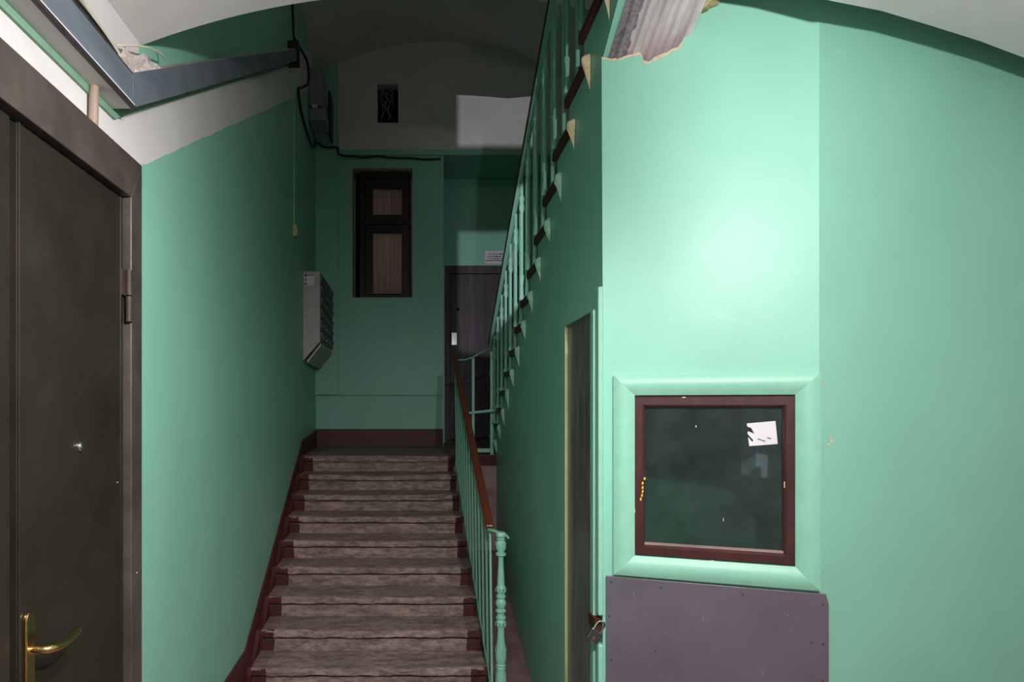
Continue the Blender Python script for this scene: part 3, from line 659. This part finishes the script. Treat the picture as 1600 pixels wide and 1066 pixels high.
m = MB(); m.prism([(-.955, 2.283, zc1(2.283)), (-.955, 5.75, zc1(5.75)), (XC-.004, 5.75, zc1(5.75)), (XC-.004, 2.283, zc1(2.283))], (0, 0, .004)); m.build('rising_flange', M['channel'], chn)
m = MB(); m.prism([(-.955, 2.283, zc1(2.283)+.108), (-.955, 5.75, zc1(5.75)+.096), (XC-.004, 5.75, zc1(5.75)+.096), (XC-.004, 2.283, zc1(2.283)+.108)], (0, 0, .006)); m.build('top_ledge', M['soot'], chn)
m = MB(); m.box(-.953, XC+.0, -1.5, 2.283, EYE+1.072, EYE+1.077); m.build('top_ledge', M['soot'], chn)
m = MB(); m.prism([(-.956, -1.5, EYE+.935), (-.956, 2.30, EYE+.935), (-.956, 5.8, zc1(5.8)-.04), (-.956, 5.8, zc1(5.8)), (-.956, 2.30, EYE+.972), (-.956, 2.27, EYE+.962), (-.956, -1.5, EYE+.962)], (.011, 0, 0)); m.build('green_backing_strip', M['dull_green'], chn)
# bracket at the far end of channel
m = MB(); m.box(-.955, XC+.015, 5.75, 5.83, zc1(5.75)-.02, zc1(5.75)+.17)
tag(m.build('bracket', M['brown_steel'], bevel=.003), 'rusty brown steel bracket where the rising channel ends', 'bracket')
# rubble heap in the corner on the channel
rnd = random.Random(3); m = MB(); bm = bmesh.new(); bmesh.ops.create_icosphere(bm, subdivisions=4, radius=1)
for v in bm.verts:
    d = 1+.5*noise.noise(v.co*2.1)+.35*noise.noise(v.co*6.5)+.15*noise.noise(v.co*15)
    x, y, z = v.co.x*.034*d, v.co.y*.22*d, max(v.co.z, -.5)*.062*d
    v.co = Vector((-.925+x, 2.40+y, EYE+1.125+z+.45*y))
m.add([v.co.copy() for v in bm.verts], [tuple(v.index for v in f.verts) for f in bm.faces]); bm.free()
tag(m.build('rubble', M['soot'], smooth=True), 'crumbled plaster and dirt lying in the bend of the steel channel', 'rubble', None, 'stuff')
# beige pipe above door
m = MB(); m.tube([(-.935, 2.115, EYE+.825), (-.932, 2.115, EYE+.96)], .014, 14)
tag(m.build('pipe', M['beige'], smooth=True), 'short beige vertical pipe between door frame and steel channel', 'pipe')

# ------------------------------------------------------------------ cables
def cable(name, pts, r, mat, label, wob=0, cat='cable'):
    P = [Vector(p) for p in pts]; out = []
    for i in range(len(P)-1):
        p0 = P[max(i-1, 0)]; p1 = P[i]; p2 = P[i+1]; p3 = P[min(i+2, len(P)-1)]
        for q in range(6):
            t = q/6; out.append(.5*((2*p1)+(p2-p0)*t+(2*p0-5*p1+4*p2-p3)*t*t+(3*p1-p0-3*p2+p3)*t**3))
    out.append(P[-1])
    if wob: out = [p+Vector((0, noise.noise(p*7)*wob, noise.noise(p*7+Vector((5, 5, 5)))*wob)) for p in out]
    m = MB(); m.tube(out, r, 7)
    return tag(m.build(name, mat, smooth=True), label, cat)
cable('cable', [(-.925, -1.0, EYE+1.14), (-.925, .8, EYE+1.145), (-.925, 1.7, EYE+1.135), (-.925, 2.1, EYE+1.14), (-.925, 2.26, EYE+1.125)], .0065, M['cable_black'], 'black cable running on top of the level steel channel', .012)
cable('cable', [(-.94, -1.0, EYE+1.19), (-.94, 1.0, EYE+1.185), (-.94, 1.8, EYE+1.2), (-.94, 2.2, EYE+1.165), (-.935, 2.3, EYE+1.14)], .0085, M['cable_white'], 'whitewashed cable above the black one on the left wall', .014)
cable('cable', [(-.935, 2.28, EYE+1.165), (-.90, 2.36, EYE+1.205), (-.89, 2.48, EYE+1.255), (-.90, 2.62, EYE+1.30), (-.91, 2.67, EYE+1.318), (-.945, 2.70, EYE+1.36)], .0035, M['cable_white'], 'thin white wire curling out of the rubble heap')
xl = -.945
cable('cable', [(xl, 5.9, EYE+3.45), (xl, 5.98, EYE+3.27), (xl, 6.05, EYE+3.15), (xl+.06, 6.35, EYE+3.12), (xl+.06, 6.5, EYE+2.98), (xl+.01, 6.45, EYE+2.9), (xl+.01, 6.20, EYE+2.77), (xl, 6.55, EYE+2.67), (xl, 7.2, EYE+2.66), (-.96, 7.77, EYE+2.90), (-.9, 7.775, EYE+2.87), (-.74, 7.775, EYE+2.83), (-.70, 7.78, EYE+2.76), (-.3, 7.80, EYE+2.745), (.4, 7.80, EYE+2.73)], .012, M['cable_black'], 'dark cable bundle dropping down the left corner and along the lintel', .02)
# light conduit and switch
m = MB(); m.box(-.956, -.943, 6.055, 6.075, EYE+1.56, EYE+2.80)
tag(m.build('conduit', M['green_enamel'], bevel=.002), 'thin pale vertical conduit on the left wall above the light switch', 'conduit')
sx = thing('light_switch', (-.955, 6.07, EYE+1.48), 'small cream light switch at the lower end of the conduit', 'switch')
m = MB(); m.box(-.957, -.925, 6.03, 6.11, EYE+1.45, EYE+1.55); m.build('switch_box', M['cream'], sx, bevel=.006)
m = MB(); m.box(-.927, -.919, 6.052, 6.088, EYE+1.475, EYE+1.525); m.build('rocker', M['cream'], sx, bevel=.003)

# ------------------------------------------------------------------ electric boxes
eb = thing('meter_box', (-.96, 7.15, EYE+3.2), 'grey electric meter box high in the left back corner', 'electric box')
m = MB(); m.box(-.965, -.835, 7.1, 7.42, EYE+3.02, EYE+3.41); m.build('case', M['box_grey'], eb, bevel=.006)
m = MB(); m.box(-.836, -.828, 7.12, 7.40, EYE+3.04, EYE+3.39); m.build('lid', M['box_grey'], eb, bevel=.004)
m = MB(); m.box(-.965, -.80, 7.12, 7.45, EYE+2.88, EYE+3.01); m.build('terminal_box', M['box_grey'], eb, bevel=.005)
m = MB(); m.box(-.93, -.88, 7.095, 7.103, EYE+3.0, EYE+3.03); m.build('label_plate', M['paper'], eb)
m = MB(); m.box(-.81, -.785, 7.46, 7.76, EYE+2.88, EYE+3.33)
tag(m.build('panel_board', M['black_brown'], bevel=.004), 'dark upright board hanging beside the grey meter box', 'board')
# mailboxes
mb_ = thing('mailbox_bank', (-.96, 7.1, 2.2), 'grey wall-mounted bank of mailboxes with a sloping underside and stickers on its near end', 'mailboxes')
ZM1, ZMf, ZMb = EYE+1.265, EYE+.60, EYE+.42; xf = -.800
m = MB(); m.prism([(-.985, 6.66, ZM1), (xf, 6.66, ZM1), (xf, 6.66, ZMf), (-.958, 6.66, ZMb), (-.985, 6.66, ZMb)], (0, 1.1, 0)); m.build('case', M['mail_grey'], mb_, bevel=.003)
m = MB(); m.prism([(xf+.003, 6.70, ZMf-.012), (-.925, 6.70, ZMb+.005), (-.925, 6.70, ZMb-.022), (xf+.003, 6.70, ZMf-.04)], (0, 1.02, 0)); m.build('bottom_tray', M['mail_grey'], mb_)
for r_ in range(6):
    for c_ in range(4):
        z0 = ZMf+.01+r_*.108; y0 = 6.675+c_*.268
        m = MB(); m.prism([(xf-.001, y0, z0), (xf+.010, y0, z0), (xf+.024, y0, z0+.078), (xf+.008, y0, z0+.098), (xf-.001, y0, z0+.098)], (0, .258, 0))
        d_ = m.build('mailbox_door', M['mail_dark'], mb_, bevel=.002)
        m = MB(); m.box(xf+.012, xf+.018, y0+.12, y0+.14, z0+.03, z0+.045); m.build('lock', M['chrome'], d_)
m = MB(); m.box(-.945, -.855, 6.654, 6.661, EYE+1.13, EYE+1.245); stk = m.build('sticker', M['paper'], mb_); stk['label'] = 'pale sticker with blue and dark marks'
m = MB(); m.box(-.942, -.922, 6.652, 6.655, EYE+1.215, EYE+1.24); m.box(-.942, -.922, 6.652, 6.655, EYE+1.135, EYE+1.155); m.box(-.916, -.862, 6.652, 6.655, EYE+1.225, EYE+1.235); m.build('printed_mark', M['ink_blue'], stk)
m = MB(); m.prism([(-.94, 6.652, EYE+1.19), (-.93, 6.652, EYE+1.20), (-.925, 6.652, EYE+1.175), (-.932, 6.652, EYE+1.165)], (0, .003, 0)); m.build('printed_mark', M['ink'], stk)

# ------------------------------------------------------------------ back window (window_2)
w2 = thing('window_2', (-.25, 7.9, 2.95), 'tall narrow window with thick dark brown frame and pinkish curtain on the back wall', 'window', None, 'structure')
Yw = 7.93; wx = lambda p: (p-632)/1100*Yw; wz = lambda p: EYE+(633-p)/1100*Yw
m = MB(); wall_grid(m, wx(562), wx(640), wz(466), wz(268), [(wx(570), wx(634), wz(461), wz(278))], lambda u, w_, d: (u, Yw+d, w_), .06)
m.build('outer_frame', M['black_brown'], w2)
for (n_, za, zb) in (('upper_sash', wz(345), wz(279)), ('lower_sash', wz(460), wz(352))):
    m = MB(); wall_grid(m, wx(571), wx(633), za, zb, [(wx(582.5), wx(628), za+(.07 if n_ == 'upper_sash' else .01), zb-(.11 if n_ == 'upper_sash' else .085))], lambda u, w_, d: (u, Yw+.012+d, w_), .04)
    ss = m.build(n_, M['black_brown'], w2)
    m = MB(); m.box(wx(582), wx(629), Yw+.03, Yw+.034, za+.008, zb-.07); m.build('pane', M['clear_glass'], ss)
m = MB(); m.box(-.584, -.578, 7.84, 8.02, 2.946, 4.39); m.box(.0865, .0925, 7.84, 8.02, 2.946, 4.39); m.box(-.578, .0865, 7.84, 8.02, 4.384, 4.39); m.build('reveal', M['soot'], w2)
m = MB(); m.box(wx(566), wx(638), Yw-.008, Yw+.03, wz(351), wz(345)); m.build('transom', M['black_brown'], w2)
m = MB(); n = 60
for i in range(n+1):
    x = wx(572)+(wx(634)-wx(572))*i/n; y = Yw+.075+.012*math.sin(i*.9)+.006*math.sin(i*2.3)
    m.v += [Vector((x, y, wz(464))), Vector((x, y, wz(270)))]
for i in range(n): m.f.append((2*i, 2*i+2, 2*i+3, 2*i+1)); m.mi.append(0)
cu = m.build('curtain', M['curtain'], smooth=True); sd = cu.modifiers.new('solid', 'SOLIDIFY'); sd.thickness = .003
tag(cu, 'pinkish striped curtain hanging behind the tall back window', 'curtain')
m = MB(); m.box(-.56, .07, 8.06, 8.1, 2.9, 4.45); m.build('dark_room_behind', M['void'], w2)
# niche with loose wires in white wall
nb = thing('wall_niche', (-.185, 8.0, 4.9), 'dark open niche full of loose wires high on the white back wall', 'niche', None, 'structure')
m = MB(); m.box(-.31, -.06, 7.98, 8.0, 4.87, 5.34); m.build('niche_back', M['void'], nb)
rnd = random.Random(11)
for i in range(9):
    a = Vector((rnd.uniform(-.28, -.09), 7.9, 5.31)); b = Vector((rnd.uniform(-.28, -.09), 7.88, rnd.uniform(4.92, 5.15)))
    pts = [a+(b-a)*q/6+Vector((.03*math.sin(q*1.3+i*2), .01*math.sin(q+i), 0)) for q in range(7)]
    m = MB(); m.tube(pts, .005, 6); m.build('wire', M['box_grey'], nb, smooth=True)

# ------------------------------------------------------------------ flat door (door_3)
d3 = thing('door_3', (.95, 8.7, LAND), 'dark grey steel flat door at the back of the landing recess', 'door', None, 'structure')
m = MB(); wall_grid(m, .495, 1.42, LAND, 3.464, [(.56, 1.36, LAND+.02, 3.37)], lambda u, w_, d: (u, 8.655+d, w_), .07); m.build('frame', M['dark_steel'], d3)
m = MB(); m.box(.565, 1.355, 8.675, 8.72, LAND+.02, 3.365); lf = m.build('leaf', M['dark_steel'], d3, bevel=.004)
m = MB(); m.box(.735, .748, 8.668, 8.676, LAND+.02, 3.365); m.box(.99, 1.0, 8.668, 8.676, LAND+.02, 3.365); m.build('groove_strip', M['black_brown'], lf)
m = MB(); cz = EYE-(530-633)/1100*8.65; m.box(.575, .65, 8.662, 8.676, cz-.075, cz+.085); m.build('lock_plate', M['chrome'], lf, bevel=.008)
m = MB(); m.tube([(.612, 8.664, cz+.02), (.612, 8.64, cz+.02)], .022, 14); m.build('lock_cylinder', M['chrome'], lf, smooth=True)
m = MB(); m.tube([(.66, 8.676, EYE+1.18), (.66, 8.662, EYE+1.18)], .018, 14); m.build('peephole', M['void'], lf, smooth=True)
sgn = thing('wall_sign', (1.14, 8.64, EYE+1.8), 'small white sign with faded printed lines above the dark flat door', 'sign')
m = MB(); m.box(.985, 1.34, 8.640, 8.651, EYE+1.735, EYE+1.895); m.build('plate', M['paper'], sgn, bevel=.002)
rnd = random.Random(5)
m = MB(); m.box(1.0, 1.325, 8.637, 8.641, EYE+1.768, EYE+1.776); m.build('printed_line', M['ink'], sgn)
for (zz, a, b) in ((1.845, 1.04, 1.28), (1.815, 1.02, 1.30), (1.788, 1.03, 1.27)):
    m = MB(); x = a
    while x < b:
        ww = rnd.uniform(.006, .016); m.box(x, x+ww, 8.637, 8.641, EYE+zz, EYE+zz+.014); x += ww+rnd.choice((.004, .006, .016))
    m.build('printed_line', M['ink'], sgn)

# ------------------------------------------------------------------ unseen rig added above the viewer, its plates shape the light
lp = thing('lamp_rig', (.32, .45, EYE+1.46), 'added lamp rig over the lobby, out of view, with plates that shape its light', 'lamp')
m = MB(); m.tube([(.32, .35, EYE+1.47), (.32, .35, EYE+1.0)], .012, 10); m.build('stem', M['mail_grey'], lp)
m = MB(); m.box(-.04, .66, .33, .87, EYE+1.0, EYE+1.02); m.build('arm', M['mail_grey'], lp)
m = MB(); m.tube([(.0, .70, EYE+1.0), (.0, .70, EYE+.83)], .008, 10); m.build('spot_holder', M['mail_grey'], lp)
for (a, b) in ((-.035, .0066), (.0165, .04)):
    m = MB(); m.box(a, b, .779, .781, EYE+.74, EYE+1.0); m.build('slot_mask', M['mail_grey'], lp)  # unseen plates added to cut the spot to an upright slot
m = MB(); m.box(-.035, .04, .776, .778, EYE+.8130, EYE+.8222); m.build('mask_crossbar', M['mail_grey'], lp)  # unseen bar added to split the spot into two patches
m = MB(); m.box(.56, .627, .739, .741, EYE+.875, EYE+.96); m.build('stairwell_mask', M['mail_grey'], lp)  # unseen plate added to dim the lobby bulb towards the stairwell
m = MB(); m.box(.59, .60, .735, .74, EYE+.91, EYE+1.0); m.build('mask_strip', M['mail_grey'], lp)
